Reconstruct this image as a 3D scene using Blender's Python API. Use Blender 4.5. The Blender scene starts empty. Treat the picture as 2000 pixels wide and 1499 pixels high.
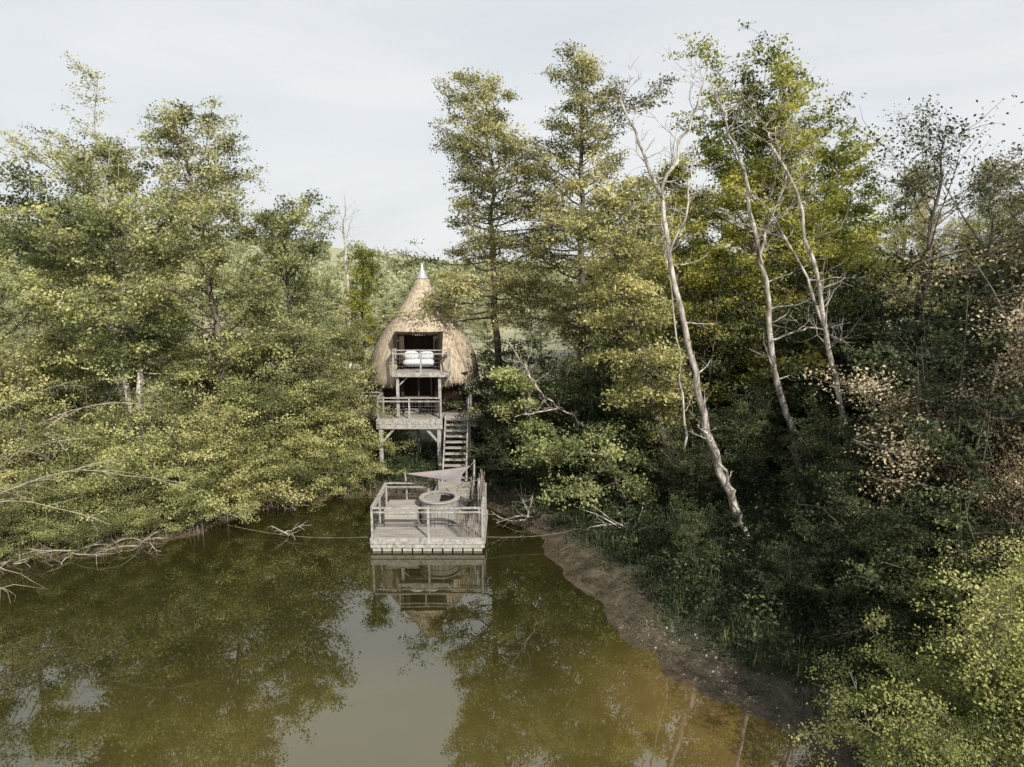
import bpy, math, numpy as np
from mathutils import Vector
PI=math.pi
scene=bpy.context.scene
COL=scene.collection

# ------------------------------------------------------------------ materials
def newmat(name):
    m=bpy.data.materials.new(name); m.use_nodes=True
    nt=m.node_tree; nt.nodes.clear()
    out=nt.nodes.new('ShaderNodeOutputMaterial')
    return m,nt,out
def N(nt,t,**k):
    n=nt.nodes.new(t)
    for a,b in k.items(): setattr(n,a,b)
    return n
def ramp(nt,stops):
    r=N(nt,'ShaderNodeValToRGB'); e=r.color_ramp.elements
    while len(e)<len(stops): e.new(0.5)
    for i,(p,c) in enumerate(stops):
        e[i].position=p; e[i].color=(*c,1)
    return r
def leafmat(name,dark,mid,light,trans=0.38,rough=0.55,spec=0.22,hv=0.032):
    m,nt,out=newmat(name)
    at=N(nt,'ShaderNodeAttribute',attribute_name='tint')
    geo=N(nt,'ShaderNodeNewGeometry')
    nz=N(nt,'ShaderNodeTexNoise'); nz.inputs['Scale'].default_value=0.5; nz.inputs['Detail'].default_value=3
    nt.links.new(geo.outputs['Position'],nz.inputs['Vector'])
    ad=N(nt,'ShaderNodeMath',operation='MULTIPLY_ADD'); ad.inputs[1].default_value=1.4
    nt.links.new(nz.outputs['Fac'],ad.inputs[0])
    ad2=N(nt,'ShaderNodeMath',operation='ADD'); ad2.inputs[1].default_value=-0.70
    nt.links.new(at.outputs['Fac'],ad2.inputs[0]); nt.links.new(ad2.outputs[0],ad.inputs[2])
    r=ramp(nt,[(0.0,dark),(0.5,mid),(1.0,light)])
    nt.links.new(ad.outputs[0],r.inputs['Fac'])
    oi=N(nt,'ShaderNodeObjectInfo'); hs=N(nt,'ShaderNodeHueSaturation')
    m1=N(nt,'ShaderNodeMapRange'); m1.inputs[3].default_value=0.5-hv*0.35; m1.inputs[4].default_value=0.5+hv
    m2=N(nt,'ShaderNodeMapRange'); m2.inputs[3].default_value=1.12; m2.inputs[4].default_value=0.84
    nt.links.new(oi.outputs['Random'],m1.inputs[0]); nt.links.new(oi.outputs['Random'],m2.inputs[0])
    nt.links.new(m1.outputs[0],hs.inputs['Hue']); nt.links.new(m2.outputs[0],hs.inputs['Value']); nt.links.new(r.outputs[0],hs.inputs['Color'])
    p=N(nt,'ShaderNodeBsdfPrincipled'); p.inputs['Roughness'].default_value=rough
    p.inputs['Specular IOR Level'].default_value=spec
    tr=N(nt,'ShaderNodeBsdfTranslucent'); mx=N(nt,'ShaderNodeMixShader'); mx.inputs[0].default_value=trans
    nt.links.new(hs.outputs[0],p.inputs['Base Color']); nt.links.new(hs.outputs[0],tr.inputs['Color'])
    nt.links.new(p.outputs[0],mx.inputs[1]); nt.links.new(tr.outputs[0],mx.inputs[2]); nt.links.new(mx.outputs[0],out.inputs[0])
    return m
def noisemat(name,stops,scale=(3,3,3),detail=6,rough=0.85,bump=0.3,dist=0.02,coord='Object',nscale=1.0):
    m,nt,out=newmat(name)
    tc=N(nt,'ShaderNodeTexCoord'); mp=N(nt,'ShaderNodeMapping'); mp.inputs['Scale'].default_value=scale
    nt.links.new(tc.outputs[coord],mp.inputs['Vector'])
    nz=N(nt,'ShaderNodeTexNoise'); nz.inputs['Scale'].default_value=nscale; nz.inputs['Detail'].default_value=detail; nz.inputs['Roughness'].default_value=0.65
    nt.links.new(mp.outputs[0],nz.inputs['Vector'])
    r=ramp(nt,stops); nt.links.new(nz.outputs['Fac'],r.inputs['Fac'])
    p=N(nt,'ShaderNodeBsdfPrincipled'); p.inputs['Roughness'].default_value=rough; p.inputs['Specular IOR Level'].default_value=0.25
    nt.links.new(r.outputs[0],p.inputs['Base Color'])
    b=N(nt,'ShaderNodeBump'); b.inputs['Strength'].default_value=bump; b.inputs['Distance'].default_value=dist
    nt.links.new(nz.outputs['Fac'],b.inputs['Height']); nt.links.new(b.outputs[0],p.inputs['Normal'])
    nt.links.new(p.outputs[0],out.inputs[0])
    return m

M_alder=leafmat('alder_leaves',(0.085,0.093,0.036),(0.29,0.295,0.118),(0.62,0.59,0.285))
M_light=leafmat('willow_leaves',(0.120,0.128,0.048),(0.39,0.39,0.152),(0.72,0.68,0.325))
M_maple=leafmat('maple_leaves',(0.080,0.096,0.022),(0.32,0.335,0.068),(0.62,0.56,0.14),trans=0.45,hv=0.02)
M_dark=leafmat('shaded_ivy_leaves',(0.020,0.027,0.013),(0.066,0.084,0.036),(0.20,0.23,0.100),trans=0.25)  # ivy green, darkened further so the colour holds the right bank's shade
M_brown=leafmat('dry_leaves',(0.20,0.155,0.080),(0.50,0.41,0.245),(0.78,0.67,0.46),trans=0.3,hv=0.006)
M_far=leafmat('hazed_far_leaves',(0.22,0.24,0.13),(0.41,0.425,0.24),(0.62,0.62,0.40),trans=0.2,spec=0.05,rough=0.9,hv=0.015)  # paler leaf colours stand in for haze over distance
M_bright=leafmat('bright_leaves',(0.10,0.12,0.032),(0.36,0.39,0.125),(0.68,0.67,0.27),trans=0.42,hv=0.01)
M_bark=noisemat('dark_bark',[(0.3,(0.065,0.054,0.044)),(0.7,(0.24,0.205,0.17))],(6,6,2))
M_pale=noisemat('pale_bark',[(0.36,(0.11,0.094,0.082)),(0.48,(0.34,0.305,0.27)),(0.62,(0.66,0.625,0.57))],(5,5,1.6),bump=0.5)
M_twig=noisemat('twig_bark',[(0.36,(0.24,0.21,0.165)),(0.64,(0.54,0.49,0.41))],(5,5,1.6),bump=0.3)
M_wood=noisemat('weathered_wood',[(0.3,(0.17,0.158,0.15)),(0.55,(0.40,0.385,0.365)),(0.8,(0.60,0.585,0.565))],(3,3,3),bump=0.3,nscale=2.5)
M_wood2=noisemat('deck_boards',[(0.3,(0.22,0.20,0.18)),(0.6,(0.44,0.415,0.38)),(0.8,(0.60,0.575,0.54))],(0.8,7,7),nscale=1.5)
M_dwood=noisemat('dark_cladding',[(0.3,(0.018,0.013,0.010)),(0.7,(0.05,0.036,0.026))],(12,12,1))
M_tub=noisemat('tub_staves',[(0.3,(0.17,0.16,0.155)),(0.7,(0.42,0.405,0.39))],(14,14,1),nscale=1.2)
M_white=noisemat('white_linen',[(0.3,(0.55,0.58,0.64)),(0.7,(0.72,0.74,0.79))],bump=0.5,nscale=3)
M_sail=noisemat('sail_canvas',[(0.3,(0.25,0.215,0.23)),(0.7,(0.31,0.28,0.295))],bump=0.15,nscale=1.2)
M_thatch=noisemat('thatch_straw',[(0.28,(0.24,0.19,0.14)),(0.5,(0.53,0.445,0.34)),(0.8,(0.76,0.67,0.54))],(9,9,1.2),bump=0.5,dist=0.03)
M_metal,nt,out=newmat('zinc_cap'); p=N(nt,'ShaderNodeBsdfPrincipled'); p.inputs['Metallic'].default_value=0.35
p.inputs['Base Color'].default_value=(0.50,0.53,0.58,1); p.inputs['Roughness'].default_value=0.45; nt.links.new(p.outputs[0],out.inputs[0])
M_float=noisemat('float_plastic',[(0.35,(0.30,0.29,0.27)),(0.7,(0.52,0.51,0.48))],nscale=3)
M_black=noisemat('dark_fabric',[(0.3,(0.012,0.012,0.013)),(0.7,(0.03,0.03,0.032))])
M_curtain=noisemat('curtain_cloth',[(0.3,(0.06,0.045,0.034)),(0.7,(0.13,0.10,0.08))],(14,14,1))  # cloth darkened, the room's interior shade carried in its colour
M_cable=noisemat('steel_cable',[(0.3,(0.16,0.16,0.16)),(0.7,(0.3,0.3,0.3))])
M_stick=noisemat('hazel_sticks',[(0.3,(0.10,0.08,0.065)),(0.7,(0.36,0.32,0.28))],(4,4,2))
M_peb=noisemat('pebbles',[(0.3,(0.22,0.20,0.17)),(0.7,(0.55,0.52,0.48))],nscale=3)

# ------------------------------------------------------------------ mesh helpers
def mesh_np(name,V,F,mats,midx=None,tint=None,smooth=None,link=True):
    me=bpy.data.meshes.new(name)
    V=np.asarray(V,dtype=np.float32); F=np.asarray(F,dtype=np.int32)
    me.vertices.add(len(V)); me.vertices.foreach_set('co',V.ravel())
    nf=len(F); me.loops.add(nf*4); me.polygons.add(nf)
    me.loops.foreach_set('vertex_index',F.ravel())
    me.polygons.foreach_set('loop_start',np.arange(0,nf*4,4,dtype=np.int32))
    if midx is not None: me.polygons.foreach_set('material_index',np.asarray(midx,dtype=np.int32))
    if smooth is not None: me.polygons.foreach_set('use_smooth',np.asarray(smooth,dtype=bool))
    for m in mats: me.materials.append(m)
    if tint is not None:
        a=me.attributes.new('tint','FLOAT','POINT'); a.data.foreach_set('value',np.asarray(tint,dtype=np.float32))
    me.update(calc_edges=True)
    if not link: return me
    ob=bpy.data.objects.new(name,me); COL.objects.link(ob); return ob
def empty(name,loc=(0,0,0)):
    e=bpy.data.objects.new(name,None); e.location=loc; e.empty_display_size=0.3; COL.objects.link(e); return e
def child(o,par,name=None):
    o.parent=par
    if name: o.name=name
    return o

class MB:   # accumulates quads
    def __init__(s): s.V=[];s.F=[];s.M=[];s.T=[];s.S=[];s.n=0
    def add(s,V,F,m=0,t=0.5,sm=False):
        V=np.asarray(V,dtype=float); F=np.asarray(F,dtype=int)
        s.V.append(V); s.F.append(F+s.n); s.M.append(np.full(len(F),m)); s.S.append(np.full(len(F),sm))
        s.T.append(np.full(len(V),t) if np.isscalar(t) else t); s.n+=len(V)
    def obj(s,name,mats,link=True):
        return mesh_np(name,np.concatenate(s.V),np.concatenate(s.F),mats,np.concatenate(s.M),np.concatenate(s.T),np.concatenate(s.S),link)
    def box(s,a,b,m=0):
        x0,y0,z0=a; x1,y1,z1=b
        V=[(x0,y0,z0),(x1,y0,z0),(x1,y1,z0),(x0,y1,z0),(x0,y0,z1),(x1,y0,z1),(x1,y1,z1),(x0,y1,z1)]
        s.add(V,[(0,3,2,1),(4,5,6,7),(0,1,5,4),(1,2,6,5),(2,3,7,6),(3,0,4,7)],m)
    def beam(s,a,b,w,h=None,m=0,up=(0,0,1)):
        h=h or w; a=np.array(a,float); b=np.array(b,float); d=b-a; d/=np.linalg.norm(d)
        u=np.array(up,float)
        if abs(d@u)>0.95: u=np.array([0,1.0,0])
        r=np.cross(d,u); r/=np.linalg.norm(r); u=np.cross(r,d)
        V=[]
        for p in (a,b):
            for sx,sy in ((-1,-1),(1,-1),(1,1),(-1,1)): V.append(p+r*sx*w/2+u*sy*h/2)
        s.add(V,[(0,1,2,3),(7,6,5,4),(0,4,5,1),(1,5,6,2),(2,6,7,3),(3,7,4,0)],m)
    def tube(s,P,R,sides=6,m=0,sm=True):
        P=np.asarray(P,float); k=len(P); R=np.broadcast_to(np.asarray(R,float),(k,))
        T=np.gradient(P,axis=0); T/=np.linalg.norm(T,axis=1)[:,None]+1e-9
        ref=np.array([0.0,1.0,0.0]) if abs(T[:,1]).mean()<0.7 else np.array([0.0,0,1.0])
        A=np.cross(T,ref); A/=np.linalg.norm(A,axis=1)[:,None]+1e-9; B=np.cross(T,A)
        th=np.arange(sides)*2*PI/sides
        V=P[:,None,:]+R[:,None,None]*(np.cos(th)[None,:,None]*A[:,None,:]+np.sin(th)[None,:,None]*B[:,None,:])
        i=np.arange(k-1)[:,None]*sides; j=np.arange(sides)[None,:]; j2=(j+1)%sides
        F=np.stack([i+j,i+j2,i+sides+j2,i+sides+j],-1).reshape(-1,4)
        s.add(V.reshape(-1,3),F,m,0.5,sm)
    def leaves(s,C,per,sig,size,rng,ct=None,m=1,up=0.6,asp=0.62,tj=0.13):
        C=np.asarray(C,float); K=len(C)
        if ct is None: ct=rng.uniform(0.15,0.85,K)
        n=K*per
        sig=np.asarray(sig,float)
        P=np.repeat(C,per,0)+rng.normal(size=(n,3))*sig
        t=np.repeat(ct,per)+rng.normal(size=n)*tj
        nr=rng.normal(size=(n,3))+np.array([0.25,-0.25,up*1.4]); nr/=np.linalg.norm(nr,axis=1)[:,None]
        q=rng.normal(size=(n,3)); a=np.cross(nr,q); a/=np.linalg.norm(a,axis=1)[:,None]+1e-9; b=np.cross(nr,a)
        L=(size*rng.uniform(0.6,1.3,n))[:,None]
        V=np.stack([P-a*L/2,P-b*L*asp/2+nr*L*0.06,P+a*L/2,P+b*L*asp/2+nr*L*0.06],1).reshape(-1,3)
        F=np.arange(n*4).reshape(-1,4)
        s.add(V,F,m,np.repeat(np.clip(t,0,1),4))

def resample(P,k,rng=None,jit=0):
    P=np.asarray(P,float); d=np.r_[0,np.cumsum(np.linalg.norm(np.diff(P,axis=0),axis=1))]; d/=d[-1]
    t=np.linspace(0,1,k); Q=np.stack([np.interp(t,d,P[:,i]) for i in range(3)],1)
    if k>4:
        for _ in range(2): Q[1:-1]=(Q[:-2]+2*Q[1:-1]+Q[2:])/4
    if rng is not None and jit>0:
        j=rng.normal(size=Q.shape)*jit; j[0]=0; j[:,2]*=0.3; Q=Q+j
    return Q
def limb(p,az,el,L,k,rng,curl=0.0,wob=0.12):
    P=[np.array(p,float)]; e=el; a=az
    for i in range(k-1):
        d=np.array([math.cos(e)*math.cos(a),math.cos(e)*math.sin(a),math.sin(e)])
        P.append(P[-1]+d*L/(k-1)); e+=curl/(k-1)+rng.normal()*wob; a+=rng.normal()*wob*1.3
    return np.array(P)

def make_tree(seed,path,r0,R,shape='alder',t0=0.25,nb=60,per=25,leaf=0.13,el=(0.0,1.1),curl=0.3,subs=8,sig=(0.20,0.20,0.09),drop=0.0,mats=None,rt=0.02,name='tree',up=0.9):
    rng=np.random.default_rng(seed); mb=MB()
    P=resample(path,16,rng,r0*0.5)
    tt=np.linspace(0,1,16); RR=r0*(1-tt)**0.8+rt
    mb.tube(P,RR,8,0)
    C=[];T=[]; ph=rng.uniform(0,6.28,4)
    for i in range(nb):
        t=t0+(0.985-t0)*((i+rng.uniform(0,1))/nb)**0.92
        p=np.array([np.interp(t,tt,P[:,j]) for j in range(3)]); s=(t-t0)/(1-t0)
        az=i*2.39996+rng.normal()*0.5
        if shape=='alder': f=(1-s)**0.62*(0.62+0.38*min(1,s*4))+0.12
        elif shape=='round': f=math.sqrt(max(0.02,1-(2*s-0.85)**2/1.4))*0.95+0.08
        elif shape=='vase': f=0.4+0.75*math.sin(PI*min(1,s*0.85+0.1))
        else: f=1-s*0.6
        f*=0.85+0.4*math.sin(s*8+ph[0]+2*math.sin(az+ph[1]))
        L=R*max(f,0.1)*rng.choice([0.5,0.8,1.0,1.25],p=[.25,.3,.3,.15])
        e=el[0]+(el[1]-el[0])*s**1.3+rng.normal()*0.17
        B=limb(p,az,e,L,7,rng,curl)
        br=min(0.3*np.interp(t,tt,RR)+0.008,0.09); mb.tube(B,np.linspace(br,0.008,7),4,0)
        ctb=rng.uniform(0.05,0.95)  # wide tint spread per limb paints sunlit and shadowed leaf clumps
        for k in range(max(2,int(round(subs*L/(R*0.75))))):
            u=rng.uniform(0.3,1.0); q=np.array([np.interp(u,np.linspace(0,1,7),B[:,j]) for j in range(3)])
            Ls=L*rng.uniform(0.2,0.45)*(1.15-u*0.5)+0.15
            S=limb(q,az+rng.choice([-1,1])*rng.uniform(0.4,1.2),e*0.5+rng.normal()*0.25-drop,Ls,4,rng,curl*0.5,0.2)
            mb.tube(S,np.linspace(max(br*0.4,0.009),0.005,4),3,0)
            for w in (1,2,3):
                if rng.random()<0.85: C.append(S[w]+rng.normal(size=3)*0.06); T.append(ctb+rng.normal()*0.14)
        C.append(B[-1]); T.append(ctb+0.1)
    mb.leaves(C,per,sig,leaf,rng,np.array(T),1,up)
    return mb.obj(name,mats,link=False)

def make_bush(seed,h,r,ns=26,per=28,leaf=0.11,sig=(0.19,0.19,0.10),mats=None,name='bush',subs=9,arch=-0.9,upb=0.9,minel=0.35):
    rng=np.random.default_rng(seed); mb=MB(); C=[];T=[]
    for i in range(ns):
        az=i*2.4+rng.normal()*0.3; u=rng.random()
        e=minel+(1.5-minel)*u
        L=math.hypot(r*math.cos(e)*1.25,h*math.sin(e)*1.12)*rng.choice([0.6,0.8,1.0,1.15])
        B=limb(np.array([rng.normal()*0.25*r*0.4,rng.normal()*0.25*r*0.4,-0.2]),az,min(1.5,e+0.35),L,8,rng,arch*(1.15-u),0.1)
        mb.tube(B,np.linspace(0.05,0.008,8),4,0)
        ctb=rng.uniform(0.05,0.95)  # broad tint range per stem imitates lit and shaded clumps
        for k in range(subs):
            v=rng.uniform(0.25,1); q=np.array([np.interp(v,np.linspace(0,1,8),B[:,j]) for j in range(3)])
            S=limb(q,rng.uniform(0,6.28),rng.uniform(-0.3,0.6),L*rng.uniform(0.12,0.28),4,rng,-0.3,0.2)
            mb.tube(S,np.linspace(0.012,0.004,4),3,0)
            cc=ctb+rng.normal()*0.14
            for w in (1,2,3): C.append(S[w]); T.append(cc)
    mb.leaves(C,per,sig,leaf,rng,np.array(T),1,upb)
    return mb.obj(name,mats,link=False)

def put(me,name,loc=(0,0,0),s=1.0,rot=0.0,tilt=(0,0)):
    o=bpy.data.objects.new(name,me); COL.objects.link(o); o.location=loc
    o.scale=(s,s,s) if np.isscalar(s) else s; o.rotation_euler=(tilt[0],tilt[1],rot); return o

# ------------------------------------------------------------------ terrain
POND=np.array([(-90,20),(-40,20.5),(-24,21.2),(-17.3,21.9),(-14.2,22.8),(-11.9,24.6),(-11,26.8),(-8.8,28.2),(-6.3,29),(-3,29),(-1,27.5),(.8,24.5),(2.1,20.4),(3.0,17.6),(4.1,15.5),(5.5,14),(6.7,12.4),(7.4,9),(8,0),(9,-30),(-90,-30)],float)
def sdist(x,y):
    x=np.asarray(x,float); y=np.asarray(y,float); d=np.full(x.shape,1e9); ins=np.zeros(x.shape,bool); n=len(POND)
    for i in range(n):
        ax,ay=POND[i]; bx,by=POND[(i+1)%n]; ex,ey=bx-ax,by-ay
        t=np.clip(((x-ax)*ex+(y-ay)*ey)/(ex*ex+ey*ey),0,1)
        d=np.minimum(d,np.hypot(x-ax-t*ex,y-ay-t*ey))
        c=((ay>y)!=(by>y)); den=by-ay if by!=ay else 1e-9
        ins^=c&(x<(ex)*(y-ay)/den+ax)
    return np.where(ins,-d,d)
def sm(t): t=np.clip(t,0,1); return t*t*(3-2*t)
def wav(x,y): return (np.sin(x*1.7+np.sin(y*1.3)*1.4)*np.cos(y*1.9+x*0.6)+0.5*np.sin(x*4.1+y*3.3)*np.cos(y*5.2-x*2.2))
def H(x,y):
    x=np.asarray(x,float); y=np.asarray(y,float); s0=sdist(x,y); s=s0+0.25*wav(x,y)*np.exp(-(s0/2)**2)
    right=sm((x-1)/6)
    mudf=right*sm((20-y)/4)
    out=0.55*sm(s/(2.2+1.5*mudf))+right*(1.5*sm((s-1.0)/8.0)) +0.09*wav(x*0.7,y*0.7)*sm(s/2)
    z=np.where(s>0,out+0.06*np.minimum(s,1),np.maximum(s*0.22,-1.6))
    hill=sm((y-130)/320)*(5+27*sm((-x-90)/160))+5*sm((y-450)/500)
    return z+hill
def Hs(x,y): return float(H(np.array([x]),np.array([y]))[0])
def lines(lo,hi,fine,far0,far1,g=1.22):
    a=list(np.arange(lo,hi+1e-6,fine)); s=fine; v=lo
    while v>far0: s*=g; v-=s; a.insert(0,v)
    s=fine; v=a[-1]
    while v<far1: s*=g; v+=s; a.append(v)
    return np.array(a)
xs=lines(-26,20,0.25,-3500,3500,1.18); ys=lines(8,46,0.25,-400,4500,1.15)
X,Y=np.meshgrid(xs,ys); Z=H(X,Y); S=sdist(X,Y)+0.35*wav(X*.8,Y*.8)
nx,ny=len(xs),len(ys); i=np.arange(ny-1)[:,None]*nx; j=np.arange(nx-1)[None,:]
F=np.stack([i+j,i+j+1,i+nx+j+1,i+nx+j],-1).reshape(-1,4)
terr=mesh_np('ground',np.stack([X,Y,Z],-1).reshape(-1,3),F,[],tint=np.clip(S.ravel()/10,0,1),smooth=np.ones(len(F)))
m,nt,out=newmat('ground_soil')
at=N(nt,'ShaderNodeAttribute',attribute_name='tint'); geo=N(nt,'ShaderNodeNewGeometry')
nz=N(nt,'ShaderNodeTexNoise'); nz.inputs['Scale'].default_value=2.2; nz.inputs['Detail'].default_value=9; nz.inputs['Roughness'].default_value=0.7
nt.links.new(geo.outputs['Position'],nz.inputs['Vector'])
mud=ramp(nt,[(0.3,(0.030,0.022,0.015)),(0.55,(0.10,0.078,0.054)),(0.8,(0.24,0.20,0.15))])
grs=ramp(nt,[(0.3,(0.018,0.022,0.009)),(0.55,(0.045,0.052,0.021)),(0.8,(0.11,0.105,0.048))])
nt.links.new(nz.outputs['Fac'],mud.inputs[0]); nt.links.new(nz.outputs['Fac'],grs.inputs[0])
f=ramp(nt,[(0.09,(0,0,0)),(0.2,(1,1,1))]); nt.links.new(at.outputs['Fac'],f.inputs[0])
mx=N(nt,'ShaderNodeMixRGB'); nt.links.new(f.outputs[0],mx.inputs[0]); nt.links.new(mud.outputs[0],mx.inputs[1]); nt.links.new(grs.outputs[0],mx.inputs[2])
sx=N(nt,'ShaderNodeSeparateXYZ'); nt.links.new(geo.outputs['Position'],sx.inputs[0])
mr=N(nt,'ShaderNodeMapRange'); mr.inputs[1].default_value=34; mr.inputs[2].default_value=52; nt.links.new(sx.outputs[1],mr.inputs[0])
nz2=N(nt,'ShaderNodeTexNoise'); nz2.inputs['Scale'].default_value=0.12; nz2.inputs['Detail'].default_value=8; nt.links.new(geo.outputs['Position'],nz2.inputs['Vector'])
fld=ramp(nt,[(0.35,(0.24,0.25,0.13)),(0.65,(0.48,0.455,0.30))]); nt.links.new(nz2.outputs['Fac'],fld.inputs[0])
mx2=N(nt,'ShaderNodeMixRGB'); nt.links.new(mr.outputs[0],mx2.inputs[0]); nt.links.new(mx.outputs[0],mx2.inputs[1]); nt.links.new(fld.outputs[0],mx2.inputs[2])
p=N(nt,'ShaderNodeBsdfPrincipled'); nt.links.new(mx2.outputs[0],p.inputs['Base Color'])
wr=ramp(nt,[(0.0,(0.22,)*3),(0.07,(0.85,)*3)]); nt.links.new(at.outputs['Fac'],wr.inputs[0]); nt.links.new(wr.outputs[0],p.inputs['Roughness'])
b=N(nt,'ShaderNodeBump'); b.inputs['Distance'].default_value=0.06; b.inputs['Strength'].default_value=0.8; nt.links.new(nz.outputs['Fac'],b.inputs['Height']); nt.links.new(b.outputs[0],p.inputs['Normal'])
nt.links.new(p.outputs[0],out.inputs[0]); terr.data.materials.append(m)

# water
xw=lines(-26,9,0.5,-88,9,1.25); yw=lines(6,30,0.5,-29,30,1.25)
X,Y=np.meshgrid(xw,yw); S=-sdist(X,Y); nx,ny=len(xw),len(yw); i=np.arange(ny-1)[:,None]*nx; j=np.arange(nx-1)[None,:]
F=np.stack([i+j,i+j+1,i+nx+j+1,i+nx+j],-1).reshape(-1,4)
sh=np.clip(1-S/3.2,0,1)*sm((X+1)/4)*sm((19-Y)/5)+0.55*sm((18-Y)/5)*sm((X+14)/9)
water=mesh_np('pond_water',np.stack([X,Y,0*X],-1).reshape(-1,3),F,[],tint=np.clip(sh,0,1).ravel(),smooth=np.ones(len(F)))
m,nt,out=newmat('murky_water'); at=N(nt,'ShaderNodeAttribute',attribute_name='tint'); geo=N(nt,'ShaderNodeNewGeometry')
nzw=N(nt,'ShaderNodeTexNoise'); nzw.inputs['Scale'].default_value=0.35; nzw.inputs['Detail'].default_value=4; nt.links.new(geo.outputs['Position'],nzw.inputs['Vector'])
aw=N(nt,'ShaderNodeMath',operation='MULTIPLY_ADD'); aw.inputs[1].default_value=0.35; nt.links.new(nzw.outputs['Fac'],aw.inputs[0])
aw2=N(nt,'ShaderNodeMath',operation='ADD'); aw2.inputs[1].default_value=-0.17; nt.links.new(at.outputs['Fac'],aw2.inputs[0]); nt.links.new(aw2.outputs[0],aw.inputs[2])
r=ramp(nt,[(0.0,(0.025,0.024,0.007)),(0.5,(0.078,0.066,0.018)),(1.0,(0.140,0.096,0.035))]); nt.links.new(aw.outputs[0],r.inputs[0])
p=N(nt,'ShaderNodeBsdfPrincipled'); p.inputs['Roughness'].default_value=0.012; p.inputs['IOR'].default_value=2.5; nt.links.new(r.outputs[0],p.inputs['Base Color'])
p.inputs['Specular Tint'].default_value=(1,0.97,0.86,1)
nz=N(nt,'ShaderNodeTexNoise'); nz.inputs['Scale'].default_value=1.3; nz.inputs['Detail'].default_value=3; nt.links.new(geo.outputs['Position'],nz.inputs['Vector'])
b=N(nt,'ShaderNodeBump'); b.inputs['Distance'].default_value=0.002; b.inputs['Strength'].default_value=0.5; nt.links.new(nz.outputs['Fac'],b.inputs['Height']); nt.links.new(b.outputs[0],p.inputs['Normal'])
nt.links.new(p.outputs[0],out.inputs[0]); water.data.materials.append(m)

# pebbles on the mud
rng=np.random.default_rng(3); mb=MB()
px=rng.uniform(1.5,9,9000); py=rng.uniform(10.5,18,9000); s=sdist(px,py); k=(s>0.05)&(s<1.9); px=px[k][:900];py=py[k][:900]; pz=H(px,py)
for a,bb,c in zip(px,py,pz):
    r_=0.005+rng.exponential(0.006); mb.tube([(a,bb,c-0.01),(a,bb,c+r_*0.5),(a+.002,bb,c+r_*0.9)],[r_,r_*0.9,r_*0.25],5)
mb.obj('pebbles',[M_peb])
rng=np.random.default_rng(4); mb=MB(); px=rng.uniform(0,9,9000); py=rng.uniform(10.5,27,9000); s=sdist(px,py); k=(s>0.15)&(s<2.2); px=px[k];py=py[k]
mb.leaves(np.stack([px,py,H(px,py)+0.02],1),2,(0.1,0.1,0.004),0.06,rng,None,0,3.0)
mb.obj('leaf_litter',[M_dark])

# ------------------------------------------------------------------ undergrowth
def cover(name,x0,x1,y0,y1,n,mat,seed,smin=0.9,hmax=0.7,leaf=0.11,per=14):
    rng=np.random.default_rng(seed); x=rng.uniform(x0,x1,n); y=rng.uniform(y0,y1,n); s=sdist(x,y)+0.5*wav(x,y)
    k=s>smin; x=x[k];y=y[k]; s=s[k]; z=H(x,y)
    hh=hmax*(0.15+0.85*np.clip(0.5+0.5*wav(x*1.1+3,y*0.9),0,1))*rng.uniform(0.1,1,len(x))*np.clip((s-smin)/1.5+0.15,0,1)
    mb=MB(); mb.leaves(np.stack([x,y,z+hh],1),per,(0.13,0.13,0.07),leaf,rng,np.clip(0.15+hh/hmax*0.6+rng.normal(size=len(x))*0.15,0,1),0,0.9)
    g=rng.integers(0,len(x),len(x)*2); gx=x[g]+rng.normal(size=len(g))*0.2; gy=y[g]+rng.normal(size=len(g))*0.2; gz=H(gx,gy)
    L=rng.uniform(0.2,0.6,len(g))*min(1,hmax*1.4); a=rng.uniform(0,6.28,len(g)); w=0.012
    dx=np.cos(a);dy=np.sin(a); ln=rng.uniform(0.1,0.5,len(g))*L
    B=np.stack([gx,gy,gz],1); T=B+np.stack([dy*ln,-dx*ln,L],1); W=np.stack([dx*w,dy*w,0*w*dx],1)
    V=np.stack([B-W,B+W,T+W*0.2,T-W*0.2],1).reshape(-1,3); mb.add(V,np.arange(len(V)).reshape(-1,4),0,np.repeat(rng.uniform(0.3,0.9,len(g)),4))
    return mb.obj(name,[mat])
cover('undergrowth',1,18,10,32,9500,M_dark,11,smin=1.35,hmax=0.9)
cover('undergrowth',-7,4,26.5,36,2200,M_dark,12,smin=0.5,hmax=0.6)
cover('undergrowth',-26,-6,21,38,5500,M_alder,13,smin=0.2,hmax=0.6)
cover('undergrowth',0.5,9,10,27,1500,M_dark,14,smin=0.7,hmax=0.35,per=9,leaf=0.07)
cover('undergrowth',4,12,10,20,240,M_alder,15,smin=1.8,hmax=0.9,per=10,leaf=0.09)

# ------------------------------------------------------------------ trees
def tz(x,y): return Hs(x,y)-0.15
def big(name,seed,pts,r0,R,mat,bark=M_bark,**k):
    me=make_tree(seed,pts,r0,R,mats=[bark,mat],name=name,**k); return put(me,name)
big('alder_tree',1,[(-18.6,33.5,tz(-18.6,33.5)),(-19.2,34,8),(-19.4,34,15.0)],0.24,4.6,M_alder,nb=70,t0=0.25,shape='vase',per=24)
big('alder_tree',2,[(-12.5,30,tz(-12.5,30)),(-12.9,30,7),(-13.9,30,16.2)],0.19,4.2,M_alder,nb=72,t0=0.28,per=24)
big('alder_tree',3,[(-15.6,27.2,tz(-15.6,27)),(-15.1,27.4,6),(-16.2,28,12.9)],0.15,3.2,M_light,nb=50,t0=0.42,bark=M_pale,shape='vase',per=22)
big('alder_tree',4,[(-15.9,27.2,tz(-15.9,27)),(-15.6,27.4,6),(-17.9,28,12.0)],0.13,2.8,M_alder,nb=42,t0=0.44,bark=M_pale,shape='vase',per=22)
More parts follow.
